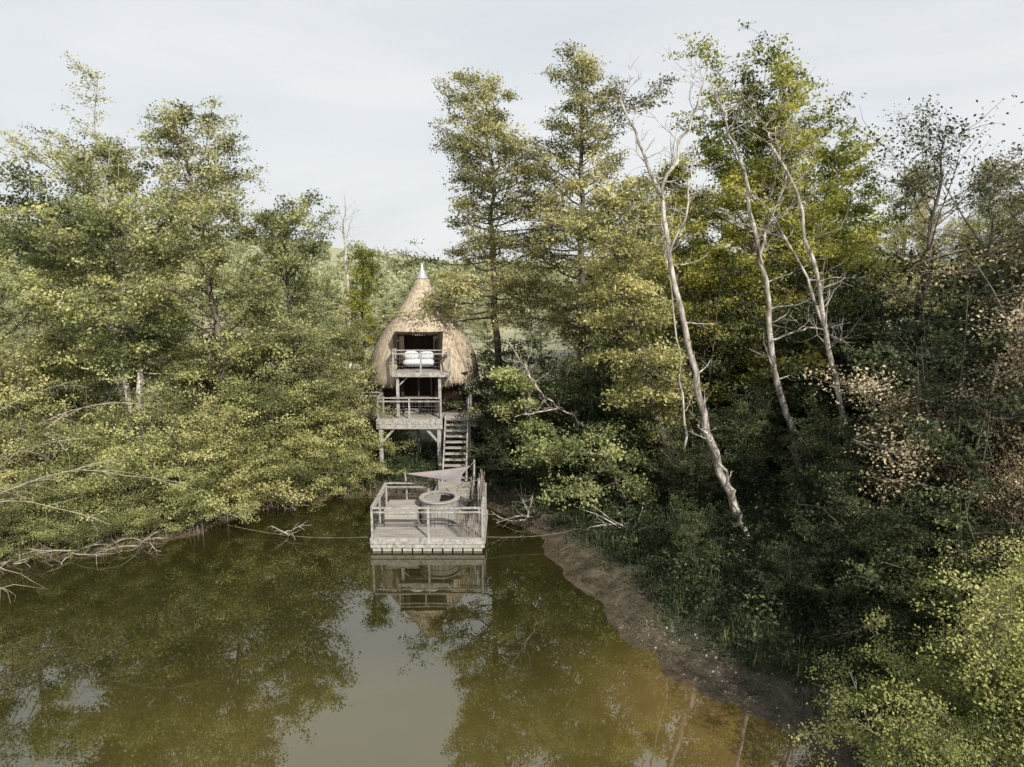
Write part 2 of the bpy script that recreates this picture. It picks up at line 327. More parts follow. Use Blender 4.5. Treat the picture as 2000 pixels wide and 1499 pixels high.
big('alder_tree',5,[(-10.4,33,tz(-10.4,33)),(-10.6,33,6),(-10.7,33,12.2)],0.16,3.5,M_alder,nb=70,t0=0.12,shape='round')
big('alder_tree',6,[(-23.0,30,tz(-22.5,30)),(-22.7,30,7),(-22.6,30,12.0)],0.18,3.6,M_light,nb=56,t0=0.12,shape='round')
big('hornbeam_sapling',7,[(-8.3,38,tz(-8,38)),(-8.25,38,6),(-8.2,38,11.0)],0.10,1.9,M_maple,nb=50,t0=0.2,shape='alder',leaf=0.12,per=24,subs=6)
big('alder_tree',8,[(-0.6,34.4,tz(-.6,34.4)),(-0.9,34.6,9),(-1.15,34.8,18.4)],0.21,4.6,M_alder,nb=100,t0=0.38,per=28,el=(-0.1,0.9))
big('alder_tree',9,[(3.6,33,tz(3.6,33)),(3.3,33,9),(3.2,33,19.2)],0.23,5.0,M_alder,nb=112,t0=0.28,per=28,el=(-0.1,0.9))
big('alder_tree',10,[(6.6,26,tz(6.6,26)),(5.6,26,4.5),(4.4,26,9),(3.4,26,12.4)],0.13,2.2,M_light,nb=48,t0=0.3,shape='vase',el=(-0.2,0.8),curl=-0.1)
big('maple_tree',11,[(11.9,33,tz(11.6,33)),(11.6,33,9),(11.6,33,17.0)],0.26,5.0,M_maple,nb=110,t0=0.25,shape='round',leaf=0.16,per=27)
big('maple_tree',12,[(15.8,36,tz(15,36)),(16,36,9),(16.3,36,15.6)],0.22,4.2,M_maple,nb=74,t0=0.2,shape='round',leaf=0.16,per=24)
big('cherry_tree',13,[(16.6,28,tz(16,28)),(16.6,28,9),(17.0,28,15.3)],0.16,3.1,M_dark,nb=36,t0=0.45,shape='vase',per=6,subs=7,leaf=0.14,el=(0.3,1.1),sig=(.28,.28,.2))  # dark leaf colour stands in for a backlit crown
big('alder_tree',14,[(18.0,22,tz(16.6,22)),(18.0,22,9),(18.0,22,14.0)],0.16,2.6,M_brown,nb=36,t0=0.5,shape='vase',per=6,leaf=0.10,el=(0.3,1.1))
big('alder_tree',15,[(7.8,32,tz(7.6,32)),(7.7,32,8),(7.4,32,14.5)],0.18,3.4,M_maple,nb=66,t0=0.2)
big('alder_sapling',16,[(1.9,29.5,tz(1.9,29.5)),(1.0,28.9,4.4),(-0.6,28.2,5.6)],0.07,1.1,M_light,nb=16,t0=0.35,shape='vase',el=(-0.1,0.4))
big('alder_sapling',17,[(4.6,25.2,tz(4.6,25.2)),(3.4,24.6,3.2),(1.8,24,3.4)],0.06,2.0,M_light,nb=20,t0=0.25,shape='vase',el=(-0.35,0.4),per=13)

def bare_tree(name,seed,main,forks,r0,nt_=16,R=1.5,t0=0.35):
    rng=np.random.default_rng(seed); mb=MB()
    P=resample(main,18,rng,0.06); RR=np.linspace(r0,r0*0.42,18); mb.tube(P,RR,8,0)
    allp=[(P,RR,t0)]
    for fk,ra in forks:
        Q=resample(fk,12,rng,0.06); q=np.linspace(ra,0.018,12); mb.tube(Q,q,6,0); allp.append((Q,q,0.1))
    for (Q,q,a) in allp:
        n=int(nt_*(0.5 if Q is P else 1))
        for i in range(n):
            t=rng.uniform(a,1); tt=np.linspace(0,1,len(Q)); pt=[np.interp(t,tt,Q[:,j]) for j in range(3)]
            az=rng.choice([0,PI])+rng.normal()*0.9; e=rng.uniform(0.0,0.9); L=R*rng.uniform(0.35,1.1)
            B=limb(pt,az,e,L,7,rng,0.3,0.22); rr=np.interp(t,tt,q)*0.33
            mb.tube(B,np.linspace(rr,0.006,7),5,0)
            for k in range(4):
                S=limb(B[rng.integers(2,6)],az+rng.normal()*0.9,e+rng.normal()*0.5,L*rng.uniform(0.2,0.5),5,rng,0,0.25); mb.tube(S,np.linspace(0.009,0.003,5),3,0)
    return put(mb.obj(name,[M_pale],link=False),name)
bare_tree('dead_tree',21,[(8.1,21.8,0.6),(6.8,22,3.7),(5.75,22,7.1),(4.94,22,10.7),(4.63,22,12.3)],
  [([(4.63,22,12.3),(3.85,22,14.0),(3.3,22,15.0),(3.35,22,15.7)],0.065),([(4.63,22,12.2),(5.1,22,13.4),(5.75,22,15.0),(5.9,22,16.0)],0.07),
   ([(5.0,22,10.3),(5.5,21.7,12.2),(5.5,21.7,13.6)],0.045)],0.15,14,1.5)
bare_tree('dead_tree',22,[(11.3,24.6,0.8),(10.6,24.6,3.1),(9.4,24.6,7.1),(8.5,24.6,11.7),(7.6,24.6,14.3)],
  [([(7.6,24.6,14.3),(7.1,24.6,15.6),(6.7,24.6,16.2)],0.05),([(8.8,24.6,10.5),(9.5,24.6,13.0),(9.0,24.6,14.8)],0.05),([(9.3,24.6,7.4),(10.8,24.2,8.0),(12.0,24.1,7.3)],0.045)],0.14,16,1.9)
bare_tree('dead_tree',23,[(12.6,23.6,0.8),(11.6,23.6,5.3),(10.5,23.6,9.3),(9.7,23.6,12.2),(8.6,23.6,13.9)],
  [([(8.6,23.6,13.9),(8.3,23.6,14.7)],0.04),([(10.8,23.6,8.0),(9.5,23.6,10.8),(8.2,23.6,12.4)],0.06)],0.12,14,1.8)
bare_tree('leaning_dead_tree',24,[(7.9,20.8,0.5),(7.0,21,3.0),(6.3,21,4.6)],[([(6.3,21,4.6),(6.0,21,5.1)],0.05)],0.09,4,0.7)
bare_tree('dead_snag',25,[(-14.3,60,0.5),(-14.3,60,9),(-14.5,60,13)],[([(-14.5,60,13),(-14.2,60,15.6)],0.07),([(-14.4,60,12),(-13.7,60,14.2)],0.05)],0.2,9,1.6)
bare_tree('dead_sapling',26,[(4.4,28.6,0.8),(2.9,28,3.6),(1.3,27.4,4.8)],[([(1.3,27.4,4.8),(-0.2,27,7.2)],0.04),([(2.1,27.7,4.3),(0.1,27.4,4.0)],0.035)],0.06,9,1.2)
bare_tree('dead_sapling',27,[(6.9,24.6,0.8),(6.2,24.6,5.6),(5.6,24.6,9.6)],[([(5.6,24.6,9.6),(5.3,24.6,12.0)],0.035)],0.06,10,1.2)
rng=np.random.default_rng(31); mb=MB()
for i in range(15):
    B=limb((-19.8+rng.normal()*0.4,22.3+rng.normal()*0.3,0.3),rng.normal()*0.6-0.1,rng.uniform(0.9,1.5),rng.uniform(6,12),12,rng,-1.5,0.09)
    mb.tube(B,np.linspace(0.030,0.006,12),4,0)
    for k in range(11):
        q=rng.integers(4,11); S=limb(B[q],rng.normal()*0.8,rng.uniform(-0.6,0.3),rng.uniform(0.5,1.8),5,rng,-0.4,0.14); mb.tube(S,np.linspace(0.010,0.003,5),3,0)
mb.obj('bare_willow_shrub',[M_twig])

BU={'light':make_bush(41,5.2,2.9,ns=32,mats=[M_bark,M_light],name='bush_light'),
    'light2':make_bush(42,4.6,3.2,ns=32,mats=[M_bark,M_light],name='bush_light2'),
    'alder':make_bush(43,6.0,3.0,ns=36,leaf=0.12,mats=[M_bark,M_alder],name='bush_alder'),
    'dark':make_bush(44,6.0,2.8,ns=36,leaf=0.13,mats=[M_bark,M_dark],name='bush_dark'),
    'dark2':make_bush(45,5.0,3.0,ns=34,leaf=0.13,mats=[M_bark,M_dark],name='bush_dark2'),
    'brown':make_bush(46,5.0,2.3,ns=50,leaf=0.06,per=36,subs=12,sig=(.16,.16,.12),mats=[M_bark,M_brown],name='bush_brown'),
    'bright':make_bush(47,4.2,2.2,ns=70,leaf=0.062,per=38,subs=13,sig=(.12,.12,.10),mats=[M_bark,M_bright],name='bush_bright'),
    'maple':make_bush(48,6.0,2.8,ns=34,leaf=0.14,mats=[M_bark,M_maple],name='bush_maple')}
def bush(kind,name,x,y,s=1.0,rot=None,dz=0):
    if rot is None: rot=(x*13.7+y*7.1)%6.28
    put(BU[kind],name,(x,y,Hs(x,y)+dz),s,rot)
for k,x,y,s in [('light2',-20.5,23.6,0.95),('light',-17.2,23.9,0.78),('light2',-15.2,24.2,0.72),('light',-13.6,25.4,0.9),('light2',-11.9,26.4,0.85),('light',-10.4,28.4,0.95),
                ('light2',-8.5,29.7,0.85),('alder',-9.4,31.4,1.0),('light',-12.8,29,1.1),('alder',-17.5,28,1.0),('light',-20.8,27.5,1.15),('alder',-7.9,31.2,0.75),('light2',-18.6,22.6,0.55),('light2',-12.1,25.0,0.6),('light2',-9.9,27.6,0.52),('light',-16.0,23.2,.45),('light',-14.0,23.9,.48),('light2',-7.4,29.3,.5),('light2',-20.4,22.0,.62),('light',-17.3,22.6,.42),('light2',-10.9,27.0,.5)]:
    bush(k,'willow_bush',x,y,s)
for k,x,y,s in [('alder',-13.5,34,1.15),('alder',-16.5,36,1.1),('alder',-24,36,1.2),('alder',-9.4,35.5,1.05),('alder',-7.5,33.6,0.78)]:
    bush(k,'alder_bush',x,y,s)
for k,x,y,s in [('dark',-0.6,33.2,0.95),('dark2',0.9,31.5,.95),('alder',2.2,30.6,0.9),('dark2',3.9,29,1.0),('alder',5.8,29.4,1.0),('dark2',1.4,28.4,.55),('dark2',-0.1,30.4,.6),
                ('dark',8.6,29.5,1.1),('alder',10.8,29.8,1.1),('dark2',13.6,28.8,1.35),('dark',15.2,26.8,1.1),('dark2',17.0,24.5,1.5),('dark2',10.6,22.3,.6),
                ('dark',13.4,19.9,1.0),('dark2',9.9,20.2,.6),('dark',11.6,17.3,.85),('dark2',9.5,16.6,.6),('dark2',10.8,14.2,.75),('dark2',7.6,17.2,.32),('dark2',5.4,20,.35),('dark2',6.6,24,.5),('dark2',8.8,24.8,.6),('dark2',8.9,13.8,.3)]:
    bush(k,'ivy_bush',x,y,s)
for k,x,y,s in [('brown',14.1,17.6,1.5),('brown',17.9,20.5,2.0),('brown',12.2,14.6,0.8)]:
    bush(k,'dry_willow_bush',x,y,s)
for k,x,y,s in [('bright',8.6,10.7,.92),('bright',7.6,9.9,0.55),('bright',10.4,11.9,0.85)]:
    bush(k,'willow_shrub',x,y,s)
for k,x,y,s in [('maple',9.5,31.5,1.4),('maple',13.4,32,1.6),('alder',5.4,32.5,1.3)]:
    bush(k,'hazel_bush',x,y,s)
T1=make_tree(51,[(0,0,-0.2),(0.2,0,7),(0,0,15)],0.2,3.9,mats=[M_bark,M_alder],nb=64,t0=0.2,shape='round',name='t1')
T2=make_tree(52,[(0,0,-0.2),(-0.2,0.2,6),(0.1,0,13)],0.18,3.4,mats=[M_bark,M_alder],nb=60,t0=0.2,name='t2')
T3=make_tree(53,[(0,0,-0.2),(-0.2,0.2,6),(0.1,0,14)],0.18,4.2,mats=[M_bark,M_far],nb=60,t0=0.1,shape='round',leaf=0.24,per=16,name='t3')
T4=make_tree(54,[(0,0,-0.2),(0.2,0,7),(0,0,14)],0.2,4.0,mats=[M_bark,M_dark],nb=60,t0=0.15,shape='round',name='t4')
for i,(x,y,s) in enumerate([(18.5,16,.9),(20.5,20,.9),(21,13,1.1),(21,25,.75),(20.5,30,.75),(20,7.5,1.0)]):  # trees mostly out of view, added to shade the right bank
    put((T1,T4)[i%2],'alder_tree',(x,y,Hs(x,y)),s,i*1.3)
wood=empty('woodland')
rng=np.random.default_rng(77)
for i in range(44):
    x=rng.uniform(7,60); y=rng.uniform(39,72)
    o=put((T1,T2,T4)[i%3],'woodland_tree',(x,y,Hs(x,y)),rng.uniform(0.6,0.85),rng.uniform(0,6.28)); o.parent=wood
for i in range(40):
    x=rng.uniform(-95,-16); y=rng.uniform(55,115)
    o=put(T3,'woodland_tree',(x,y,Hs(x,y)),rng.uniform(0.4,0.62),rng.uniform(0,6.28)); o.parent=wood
for i in range(7):
    x=rng.uniform(-50,-26); y=rng.uniform(40,52)
    o=put(T1,'woodland_tree',(x,y,Hs(x,y)),rng.uniform(0.6,0.8),rng.uniform(0,6.28)); o.parent=wood
for i in range(46):
    x=rng.uniform(-20,12); y=rng.uniform(54,125)
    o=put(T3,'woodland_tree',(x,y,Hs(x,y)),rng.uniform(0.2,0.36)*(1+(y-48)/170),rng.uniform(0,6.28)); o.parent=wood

rng=np.random.default_rng(99); mb=MB()
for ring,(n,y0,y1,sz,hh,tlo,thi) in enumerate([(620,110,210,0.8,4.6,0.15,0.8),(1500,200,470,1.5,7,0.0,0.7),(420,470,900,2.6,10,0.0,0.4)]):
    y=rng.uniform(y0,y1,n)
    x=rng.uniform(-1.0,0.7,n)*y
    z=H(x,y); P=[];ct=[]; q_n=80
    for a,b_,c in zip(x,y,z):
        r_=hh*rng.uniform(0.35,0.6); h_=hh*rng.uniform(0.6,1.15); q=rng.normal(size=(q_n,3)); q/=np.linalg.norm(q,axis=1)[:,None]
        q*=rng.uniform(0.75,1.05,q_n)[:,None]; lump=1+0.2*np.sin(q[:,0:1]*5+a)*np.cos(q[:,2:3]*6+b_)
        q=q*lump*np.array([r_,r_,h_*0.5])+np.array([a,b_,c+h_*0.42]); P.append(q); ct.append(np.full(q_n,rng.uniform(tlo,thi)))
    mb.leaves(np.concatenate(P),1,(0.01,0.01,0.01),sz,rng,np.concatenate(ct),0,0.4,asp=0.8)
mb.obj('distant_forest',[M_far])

# ------------------------------------------------------------------ treehouse
HX,HY=-4.42,34.0
TH=empty('treehouse',(0,0,0))
prof=[(4.85,2.70),(5.3,2.66),(5.75,2.54),(6.2,2.36),(6.6,2.14),(7.1,1.82),(7.6,1.45),(8.1,1.08),(8.6,0.74),(9.1,0.44),(9.75,0.15)]
pz=np.array([a for a,b_ in prof]); pr=np.array([b_ for a,b_ in prof])
zz=np.linspace(4.85,9.7,66); rr=np.interp(zz,pz,pr); ns=120; th=np.arange(ns)*2*PI/ns
rng=np.random.default_rng(5)
ZZ,TT=np.meshgrid(zz,th,indexing='ij'); RRm=rr[:,None]+0.03*np.sin(TT*23+ZZ*3)*np.cos(TT*9-ZZ*5)+rng.normal(size=ZZ.shape)*0.015
VX=HX+RRm*np.cos(TT); VY=HY+RRm*np.sin(TT)
i=np.arange(65)[:,None]*ns; j=np.arange(ns)[None,:]; j2=(j+1)%ns
F=np.stack([i+j,i+j2,i+ns+j2,i+ns+j],-1)
cx=(VX[:-1]+VX[1:])/2-HX; cy=(VY[:-1]+VY[1:])/2-HY; cz=(ZZ[:-1]+ZZ[1:])/2
keep=~((np.abs(cx)<1.06)&(cy<0)&(cz<6.98))
mb=MB(); mb.add(np.stack([VX,VY,ZZ],-1).reshape(-1,3),F[keep],0,0.5,True)
n=27000; u=rng.random(n); z=4.9+4.7*(1-np.sqrt(1-u*0.999)); a=rng.uniform(0,2*PI,n)
def strand(z,a,L,lift):
    r1=np.interp(z,pz,pr)+0.02; z2=z-L*0.86; r2=np.interp(z2,pz,pr)+lift
    A=np.stack([HX+r1*np.cos(a),HY+r1*np.sin(a),z],1); a2=a+rng.normal(size=len(a))*0.03/np.maximum(r2,.2)
    B=np.stack([HX+r2*np.cos(a2),HY+r2*np.sin(a2),z2],1); W=np.stack([-np.sin(a),np.cos(a),0*a],1)*0.011
    ok=~((np.abs(A[:,0]-HX)<1.08)&(A[:,1]<HY)&(A[:,2]<7.3)&(B[:,2]<6.86))
    A,B,W=A[ok],B[ok],W[ok]
    return np.stack([A-W,A+W,B+W*0.6,B-W*0.6],1).reshape(-1,3)
V=strand(z,a,rng.uniform(0.18,0.45,n),rng.uniform(0.01,0.04,n)); mb.add(V,np.arange(len(V)).reshape(-1,4),0)
z=rng.uniform(4.8,5.2,7000); a=rng.uniform(0,2*PI,7000)
V=strand(z,a,rng.uniform(0.1,0.5,7000),rng.uniform(-0.1,0.05,7000)); mb.add(V,np.arange(len(V)).reshape(-1,4),0)
child(mb.obj('thatched_roof',[M_thatch]),TH)
mb=MB(); zc=np.array([9.50,9.54,9.85,10.25]); mb.tube([(HX,HY,q) for q in zc],[0.32,0.29,0.14,0.015],20); child(mb.obj('metal_cap',[M_metal]),TH)
mb=MB()
mb.box((HX-1.12,HY-1.98,6.93),(HX+1.12,HY-1.2,7.03))
mb.box((HX-1.14,HY-2.3,5.3),(HX-1.03,HY-1.0,6.93)); mb.box((HX+1.03,HY-2.3,5.3),(HX+1.14,HY-1.0,6.93))
mb.box((HX-1.03,HY-0.4,5.3),(HX+1.03,HY-0.3,6.93))
mb.box((HX-2.2,HY-1.0,5.1),(HX+2.2,HY+1.9,5.28))
for s_ in (-1,1): mb.box((HX+s_*0.98-0.04,HY-2.2,5.3),(HX+s_*0.98+0.04,HY-2.12,6.92))
for k in range(8):
    a0=PI/8+k*PI/4; a1=a0+PI/4; r_=2.05
    A=(HX+r_*math.cos(a0),HY+r_*math.sin(a0)); B=(HX+r_*math.cos(a1),HY+r_*math.sin(a1))
    if k==5: continue
    mb.add([(A[0],A[1],3.12),(B[0],B[1],3.12),(B[0],B[1],5.75),(A[0],A[1],5.75)],[(0,1,2,3)])
for k in range(8):
    a0=PI/8+k*PI/4; mb.beam((HX+2.08*math.cos(a0),HY+2.08*math.sin(a0),3.12),(HX+2.08*math.cos(a0),HY+2.08*math.sin(a0),5.6),0.12)
mb.box((HX-1.9,HY-0.6,3.12),(HX+1.9,HY-0.5,5.1))
mb.box((HX-2.3,HY-1.85,5.05),(HX+2.3,HY+2.0,5.09))
child(mb.obj('timber_walls',[M_dwood]),TH)
mb=MB()
for s_,w in ((-1,0.26),(1,0.2)):
    x0=HX+s_*0.92; pts=[(x0-s_*w*q/8,HY-1.85+0.05*math.sin(q*2.2),0) for q in range(9)]
    for (p0,p1) in zip(pts[:-1],pts[1:]): mb.add([(p0[0],p0[1],5.3),(p1[0],p1[1],5.3),(p1[0],p1[1],6.9),(p0[0],p0[1],6.9)],[(0,1,2,3)])
mb.box((HX-0.05,HY-2.0,3.12),(HX-0.0,HY-1.94,5.04)); mb.box((HX-0.9,HY-1.93,3.9),(HX+0.54,HY-1.9,3.96))
mb.box((HX+0.55,HY-2.0,3.12),(HX+0.62,HY-1.9,5.04))
child(mb.obj('curtains',[M_curtain]),TH)
def blob(mb,c,s,m=0,nu=14,nv=8,pw=0.6):
    V=[]
    for a in range(nv+1):
        ph=-PI/2+PI*a/nv
        for b_ in range(nu):
            t=2*PI*b_/nu
            f=lambda v:math.copysign(abs(v)**pw,v)
            V.append((c[0]+s[0]*f(math.cos(ph))*f(math.cos(t)),c[1]+s[1]*f(math.cos(ph))*f(math.sin(t)),c[2]+s[2]*math.sin(ph)))
    F=[(a*nu+b_,a*nu+(b_+1)%nu,(a+1)*nu+(b_+1)%nu,(a+1)*nu+b_) for a in range(nv) for b_ in range(nu)]
    mb.add(V,F,m,0.5,True)
mb=MB(); blob(mb,(HX,HY-1.35,5.56),(0.84,0.6,0.2),pw=0.35); blob(mb,(HX-0.38,HY-1.72,5.90),(0.4,0.2,0.22),pw=0.75); blob(mb,(HX+0.36,HY-1.72,5.90),(0.42,0.2,0.2),pw=0.75); blob(mb,(HX,HY-1.2,5.78),(0.8,0.5,0.12))
child(mb.obj('bed',[M_white]),TH)

def railing(mb,A,B,z0,h,posts,mid=True,cables=5,w=0.07,cm=1):
    A=np.array(A,float);B=np.array(B,float)
    a=np.array([A[0],A[1],z0]); b_=np.array([B[0],B[1],z0])
    for t in posts:
        q=a+(b_-a)*t; mb.beam(q-[0,0,0.25],q+[0,0,h-0.022],w*1.05,w*1.05)
    mb.beam(a+[0,0,h],b_+[0,0,h],0.11,0.045)
    if mid: mb.beam(a+[0,0,h-0.16],b_+[0,0,h-0.16],0.04,0.05)
    for c in range(cables):
        zc_=0.10+c*(h-0.32)/max(1,cables-1)
        mb.tube([a+[0,0,zc_],(a+b_)/2+[0,0,zc_-0.008],b_+[0,0,zc_]],0.005,4,cm)
    nn=int(np.linalg.norm(b_-a)/0.14)
    for c in range(1,nn):
        q=a+(b_-a)*c/nn; mb.tube([q+[0,0,0.08],q+[0,0,h/2],q+[0,0,h-0.18]],0.003,3,cm)
mb=MB(); bx0,bx1=-5.50,-2.88
for k in range(5): mb.box((bx0,31.02+k*0.145,5.22),(bx1,31.15+k*0.145,5.26),1)
for k in range(5,9): mb.box((HX-1.0,31.02+k*0.145,5.22),(HX+1.0,31.15+k*0.145,5.26),1)
mb.box((bx0,30.98,5.06),(bx1,31.015,5.255)); mb.box((bx0,31.02,5.08),(bx0+.08,31.75,5.215)); mb.box((bx1-.08,31.02,5.08),(bx1,31.75,5.215))
child(mb.obj('balcony_floor',[M_wood,M_wood2]),TH)
mb=MB(); railing(mb,(bx0+.05,31.06),(bx1-.05,31.06),5.27,1.02,(0,0.5,1)); railing(mb,(bx0+.05,31.12),(bx0+.05,31.7),5.27,1.02,(1,)); railing(mb,(bx1-.05,31.12),(bx1-.05,31.7),5.27,1.02,(1,))
child(mb.obj('balcony_railing',[M_wood,M_cable]),TH)
mb=MB()
for x in (-5.30,-3.35): mb.beam((x,31.2,3.12),(x,31.2,5.075),0.13)
mb.beam((-5.28,31.3,4.6),(-4.8,31.3,5.05),0.06)
child(mb.obj('balcony_posts',[M_wood]),TH)
mb=MB()
for k in range(10): mb.box((-6.28,30.98+k*0.145,3.05),(-3.25,31.115+k*0.145,3.10),1)
for k in range(28): mb.box((-8.1,32.43+k*0.145,3.05),(-1.5,32.565+k*0.145,3.10),1)
for k in range(6): mb.box((-3.2,31.55+k*0.145,3.05),(-2.0,31.685+k*0.145,3.10),1)
mb.box((-6.30,30.92,2.86),(-3.23,30.97,3.09)); mb.box((-6.30,30.93,2.62),(-3.23,30.99,2.845))
mb.box((-8.1,32.36,2.86),(-6.3,32.42,3.09)); mb.box((-3.2,31.49,2.86),(-1.95,31.54,3.09)); mb.box((-1.95,32.36,2.86),(-1.5,32.42,3.09))
for y in (31.8,33.4,35.2): mb.box((-7.9 if y>32.3 else -6.2,y,2.84),(-1.7 if y>32.3 else -3.3,y+.12,3.045))
for x,y in ((-6.12,31.08),(-3.4,31.08),(-7.8,33.4),(-1.7,33.4),(-4.7,33.4),(-7.8,36),(-1.7,36),(-2.05,31.8)):
    mb.beam((x,y,Hs(x,y)-0.3),(x,y,2.84 if y>31.5 else 2.62),0.17)
mb.beam((-6.12,31.1,1.9),(-5.5,31.1,2.6),0.1); mb.beam((-3.4,31.1,1.9),(-4.0,31.1,2.6),0.1)
child(mb.obj('deck',[M_wood,M_wood2]),TH)
mb=MB(); railing(mb,(-6.22,31.0),(-3.3,31.0),3.1,0.98,(0,0.5,1)); railing(mb,(-6.22,31.1),(-6.22,32.4),3.1,0.98,(1,)); railing(mb,(-8.05,32.45),(-6.3,32.45),3.1,0.98,(0,))
railing(mb,(-1.95,31.6),(-1.95,32.5),3.1,0.98,(0,1))
child(mb.obj('deck_railing',[M_wood,M_cable]),TH)
mb=MB(); mb.box((-5.3,31.9,3.82),(-4.3,32.2,3.86))
for x in (-5.2,-4.4): mb.beam((x,31.95,3.1),(x,31.95,3.82),0.05); mb.beam((x,32.15,3.1),(x,32.15,3.82),0.05)
for x in (-5.65,-3.95):
    mb.box((x-.2,31.75,3.5),(x+.2,32.1,3.54)); mb.box((x-.2,32.08,3.5),(x+.2,32.12,3.98))
    for sx_ in (-.18,.18):
        for y in (31.77,32.07): mb.beam((x+sx_,y,3.1),(x+sx_,y,3.5),0.035)
child(mb.obj('table_and_chairs',[M_black]),TH)
mb=MB(); n=11
for k in range(n):
    t=(k+0.5)/n; y=31.5-t*1.9; z=3.1-t*2.55; mb.box((-3.08,y-0.13,z-0.02),(-2.12,y+0.13,z+0.03),1)
for x in (-3.13,-2.07): mb.beam((x,31.55,3.0),(x,29.5,0.35),0.06,0.24)
mb.beam((-2.04,31.5,4.0),(-2.04,29.6,1.5),0.05,0.07); mb.beam((-2.04,29.6,0.4),(-2.04,29.6,1.5),0.07)
child(mb.obj('staircase',[M_wood,M_wood2]),TH)

# ------------------------------------------------------------------ floating platform
PF=empty('floating_hot_tub_deck')
x0,x1,y0,y1,zd=-5.03,-1.0,23.1,26.0,0.50
mb=MB()
k=0; y=y0
while y<y1-0.05: mb.box((x0,y,zd-0.045),(x1,y+0.128,zd+0.004*math.sin(k*2.3)),1); y+=0.14; k+=1
mb.box((x0-0.02,y0-0.06,zd-0.21),(x1+0.02,y0-0.008,zd-0.005)); mb.box((x0-0.02,y0-0.03,zd-0.36),(x1+0.02,y0+0.02,zd-0.225))
mb.box((x0-0.05,y0,zd-0.21),(x0-0.006,y1,zd-0.005)); mb.box((x1+0.006,y0,zd-0.21),(x1+0.05,y1,zd-0.005)); mb.box((x0,y1,zd-0.21),(x1,y1+.04,zd-0.01))
for k in range(29): mb.box((-3.3,26.1+k*0.14,0.47),(-1.9,26.228+k*0.14,0.51),1)
mb.box((-3.36,26.08,0.3),(-3.31,30.2,0.5)); mb.box((-1.89,26.08,0.3),(-1.84,30.2,0.5))
child(mb.obj('deck_boards',[M_wood,M_wood2]),PF)
mb=MB()
for k in range(11):
    xx=x0+0.04+k*0.362; mb.box((xx,y0+0.03,-0.25),(xx+0.30,y1-0.05,0.13))
child(mb.obj('floats',[M_float]),PF)
mb=MB(); h=1.12
railing(mb,(x0+.05,y0+.02),(x1-.05,y0+.02),zd,h,(0,0.51,1)); railing(mb,(x0+.05,y0+.1),(x0+.05,y1-.05),zd,h,(0.5,1)); railing(mb,(x1-.05,y0+.1),(x1-.05,y1-.05),zd,h,(0.5,1))
railing(mb,(x0+.1,y1-.04),(-3.3,y1-.04),zd,h,(1,))
child(mb.obj('railing',[M_wood,M_cable]),PF)
tx,ty,tr=-2.74,24.75,0.68
mb=MB(); nst=32
for k in range(nst):
    a0=2*PI*k/nst; a1=2*PI*(k+0.9)/nst
    def pt(a,r_,z): return (tx+r_*math.cos(a),ty+r_*math.sin(a),z)
    V=[pt(a0,tr,zd),pt(a1,tr,zd),pt(a1,tr+.02,zd+.92),pt(a0,tr+.02,zd+.92),pt(a0,tr-.05,zd+.92),pt(a1,tr-.05,zd+.92),pt(a0,tr-.05,zd+.3),pt(a1,tr-.05,zd+.3)]
    mb.add(V,[(0,1,2,3),(3,2,5,4),(4,5,7,6)])
mb.tube([(tx,ty,zd+.02),(tx,ty,zd+.5),(tx,ty,zd+.86)],[tr-.02]*3,40)
child(mb.obj('hot_tub_staves',[M_tub]),PF)
mb=MB()
for z in (zd+.2,zd+.7):
    aa=np.linspace(0,2*PI,41); mb.tube(np.stack([tx+(tr+.02)*np.cos(aa),ty+(tr+.02)*np.sin(aa),0*aa+z],1),0.014,5)
child(mb.obj('hot_tub_hoops',[M_cable]),PF)
mb=MB(); aa=np.linspace(0,2*PI,41)[:-1]
rb=tr+.09; z=zd+.94
V=[(tx+r_*math.cos(a),ty+r_*math.sin(a),z+dz) for dz in (0,0.035) for r_ in (tr-.10,rb) for a in aa]; q=40
F=[]
for c in range(q):
    d=(c+1)%q; F+= [(c,d,q+d,q+c),(2*q+c,3*q+c,3*q+d,2*q+d),(q+c,q+d,3*q+d,3*q+c),(c,2*q+c,2*q+d,d)]
mb.add(V,F)
child(mb.obj('hot_tub_rim',[M_wood2]),PF)
mb=MB()
for k in range(8):
    yy=ty-0.46+k*0.132; hw=math.sqrt(max(0.02,0.55**2-(yy-ty)**2)); mb.box((tx-hw,yy-.06,zd+.90),(tx+hw*0.05,yy+.06,zd+.93))
child(mb.obj('hot_tub_lid',[M_tub]),PF)
mb=MB(); mb.tube([(tx,ty,zd+.80),(tx,ty,zd+.84),(tx,ty,zd+.84)],[tr-.06,tr-.06,0.001],32); child(mb.obj('hot_tub_water',[M_black]),PF)
mb=MB()
mb.box((-4.72,24.2,zd),(-3.54,25.35,zd+.60))
for k in range(8): mb.box((-4.75,24.16+k*0.152,zd+.603),(-3.50,24.30+k*0.152,zd+.64))
for k in range(5): mb.box((-4.73,24.17,zd+.02+k*0.117),(-3.53,24.198,zd+.125+k*0.117))
child(mb.obj('bench_box',[M_wood2]),PF)
c0=np.array([-4.12,25.4,2.2]); c1=np.array([-1.62,26.1,2.32]); c2=np.array([-1.95,24.9,1.95])
n=18; V=[]
for a in range(n+1):
    for b_ in range(n+1):
        u=a/n; v=b_/n
        P=c0*(1-u)+(c1*(1-v)+c2*v)*u
        cen=(c0+c1+c2)/3
        ed=4*u*(1-u)*(1-2*min(v,1-v))*0.16
        e3=4*v*(1-v)*u**3*0.18
        P=P+(cen-P)*(ed+e3); P[2]-=0.12*math.sin(PI*u)*(1-(2*v-1)**2)+0.02
        V.append(P)
F=[(a*(n+1)+b_,a*(n+1)+b_+1,(a+1)*(n+1)+b_+1,(a+1)*(n+1)+b_) for a in range(n) for b_ in range(n)]
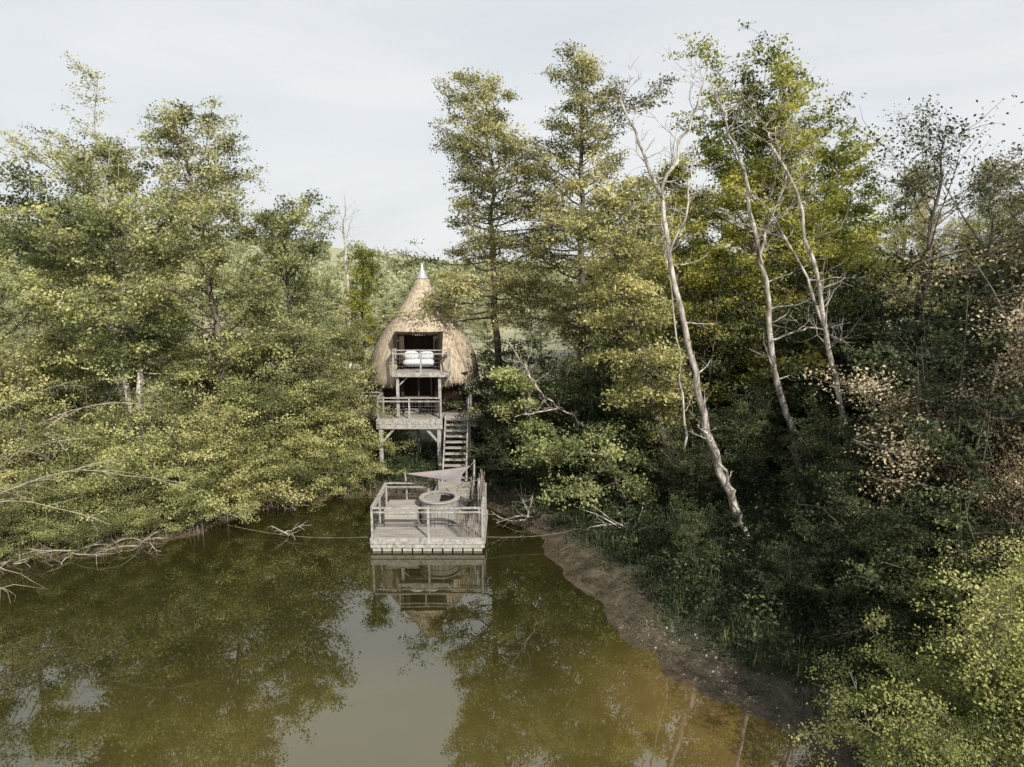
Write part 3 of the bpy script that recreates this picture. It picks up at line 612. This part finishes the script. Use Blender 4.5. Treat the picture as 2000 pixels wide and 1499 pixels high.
mb=MB(); mb.add(V,F,0,0.5,True); so=mb.obj('sail_shade',[M_sail]); child(so,PF)
so.modifiers.new('t','SOLIDIFY').thickness=0.01
mb=MB(); mb.tube([(-1.5,26.2,zd-.3),(-1.52,26.2,1.6),(-1.5,26.22,2.5)],[0.055,0.05,0.04],8); mb.tube([(-1.25,24.6,zd),(-1.25,24.65,1.4),(-1.25,24.7,2.2)],[0.05,0.045,0.035],8)
mb.tube([(-4.2,26.12,zd-.3),(-4.2,26.12,1.4),(-4.25,26.12,2.0)],[0.04,0.04,0.03],8)
for a,b_ in (((-1.5,26.2,2.46),c1),((-1.25,24.7,2.15),c2),((-4.25,26.12,1.96),c0)):
    b_=np.array(b_); a=np.array(a); mb.tube([a,(a+b_)/2,b_],0.007,4)
mb.beam((-2.95,25.9,zd),(-2.95,25.9,1.72),0.06)
child(mb.obj('sail_poles',[M_wood]),PF)
mb=MB(); rng=np.random.default_rng(8)
for k in range(26):
    x=-1.92+k*0.033; z1=zd+rng.uniform(0.85,1.08); mb.tube(resample([(x+rng.normal()*.02,23.22,zd),(x+rng.normal()*.03,23.22,zd+.5),(x+rng.normal()*.02,23.24,z1)],6),rng.uniform(0.009,0.017),5)
for k in range(30):
    y=24.2+k*0.058; z1=zd+rng.uniform(1.1,1.85)+0.1*math.sin(k); bow=rng.normal()*0.07
    mb.tube(resample([(-1.13+rng.normal()*.03,y,zd),(-1.13+bow,y+rng.normal()*.05,zd+.8),(-1.16+rng.normal()*.07,y+rng.normal()*.06,z1)],7),rng.uniform(0.013,0.026),5)
for k in range(9):
    x=-1.15-k*0.06; z1=zd+rng.uniform(1.0,1.6); mb.tube(resample([(x,25.9,zd),(x+rng.normal()*.05,25.9,zd+.7),(x+rng.normal()*.08,25.9,z1)],7),0.018,5)
child(mb.obj('stick_screen',[M_stick]),PF)
mb=MB(); mb.box((-3.0,25.5,zd+.42),(-2.6,25.85,zd+.46))
for a in (-2.97,-2.63):
    for b_ in (25.53,25.82): mb.beam((a,b_,zd),(a,b_,zd+.42),0.04)
child(mb.obj('side_table',[M_black]),PF)
mb=MB()
for a,b_ in (((x0,23.4,.42),(-10.9,24.9,.28)),((x1,23.4,.42),(3.4,24.0,.75))):
    a=np.array(a);b_=np.array(b_); P=[a+(b_-a)*t-np.array([0,0,0.22*math.sin(PI*t)]) for t in np.linspace(0,1,14)]; mb.tube(P,0.009,4)
mb.obj('mooring_rope',[M_stick])

def driftwood(seed,x,y,L,n,az0=None,z=0.05,spread=1.2,name='fallen_branch',e0=0.1,mat=None):
    rng=np.random.default_rng(seed); mb=MB()
    for i in range(n):
        a=(az0 if az0 is not None else 0)+rng.normal()*spread; B=limb((x+rng.normal()*.2,y+rng.normal()*.2,z),a,e0+abs(rng.normal())*0.25,L*rng.uniform(.4,1),8,rng,-0.35,0.16)
        mb.tube(B,np.linspace(0.03,0.007,8),5)
        for k in range(5):
            S=limb(B[rng.integers(2,7)],a+rng.normal()*0.9,rng.normal()*0.5+.2,L*rng.uniform(.15,.35),5,rng,0,.2); mb.tube(S,np.linspace(0.012,0.004,5),3)
    mb.obj(name,[mat or M_twig])
driftwood(61,-8.6,24.4,1.5,3,0.2)
driftwood(62,-15.6,22.9,2.2,7,-1.2); driftwood(63,-17.5,22.3,2.2,7,-1.3); driftwood(64,-13.4,23.8,1.8,6,-1.2); driftwood(65,0.6,25.6,2.4,6,2.8,.3,mat=M_pale); driftwood(66,-9.6,27.9,1.6,4,-1.4); driftwood(67,4.2,23.2,2.2,6,2.6,.8,mat=M_pale)
driftwood(68,6.9,11.6,2.2,3,1.2,.1,.4,'tree_stump',1.2,mat=M_pale)

# ------------------------------------------------------------------ light, world, camera
el=math.radians(36); az=math.radians(150)
d=Vector((math.cos(el)*math.sin(az),math.cos(el)*math.cos(az),math.sin(el)))
sun=bpy.data.lights.new('sun','SUN'); sun.energy=5.0; sun.angle=math.radians(0.6); sun.color=(1,0.93,0.80)
so=bpy.data.objects.new('sun',sun); COL.objects.link(so); so.rotation_euler=d.to_track_quat('Z','Y').to_euler(); so.location=(30,-20,40)
w=bpy.data.worlds.new('World'); scene.world=w; w.use_nodes=True; nt=w.node_tree; nt.nodes.clear()
out=N(nt,'ShaderNodeOutputWorld'); bg=N(nt,'ShaderNodeBackground'); bg.inputs['Strength'].default_value=0.1
sky=N(nt,'ShaderNodeTexSky'); sky.sky_type='NISHITA'; sky.sun_disc=False; sky.sun_elevation=el; sky.sun_rotation=az; sky.air_density=1.0; sky.dust_density=2.0
tc=N(nt,'ShaderNodeTexCoord'); mp=N(nt,'ShaderNodeMapping'); mp.inputs['Scale'].default_value=(1.0,1.0,4.5); mp.inputs['Rotation'].default_value=(0.1,0.12,0.4)
nz=N(nt,'ShaderNodeTexNoise'); nz.inputs['Scale'].default_value=1.6; nz.inputs['Detail'].default_value=6; nz.inputs['Roughness'].default_value=0.5; nz.inputs['Distortion'].default_value=0.4
nt.links.new(tc.outputs['Generated'],mp.inputs[0]); nt.links.new(mp.outputs[0],nz.inputs['Vector'])
cl=ramp(nt,[(0.3,(7.2,7.65,8.1)),(0.62,(9.0,9.15,9.25))]); nt.links.new(nz.outputs['Fac'],cl.inputs[0])
sp=N(nt,'ShaderNodeSeparateXYZ'); nt.links.new(tc.outputs['Generated'],sp.inputs[0])
zr=ramp(nt,[(0.6,(1,1,1)),(0.96,(0.32,0.34,0.37))]); nt.links.new(sp.outputs[2],zr.inputs[0])
ml=N(nt,'ShaderNodeMixRGB',blend_type='MULTIPLY'); ml.inputs[0].default_value=1.0; nt.links.new(cl.outputs[0],ml.inputs[1]); nt.links.new(zr.outputs[0],ml.inputs[2])
mx=N(nt,'ShaderNodeMixRGB'); mx.inputs[0].default_value=0.9
nt.links.new(sky.outputs[0],mx.inputs[1]); nt.links.new(ml.outputs[0],mx.inputs[2]); nt.links.new(mx.outputs[0],bg.inputs['Color']); nt.links.new(bg.outputs[0],out.inputs[0])
cam=bpy.data.cameras.new('camera'); cam.lens=24; cam.sensor_width=36; cam.clip_end=8000
co=bpy.data.objects.new('camera',cam); COL.objects.link(co); co.location=(0,0,10); co.rotation_euler=(math.radians(90-9.6),0,0); scene.camera=co
scene.view_settings.view_transform='Standard'; scene.view_settings.look='None'; scene.view_settings.exposure=0
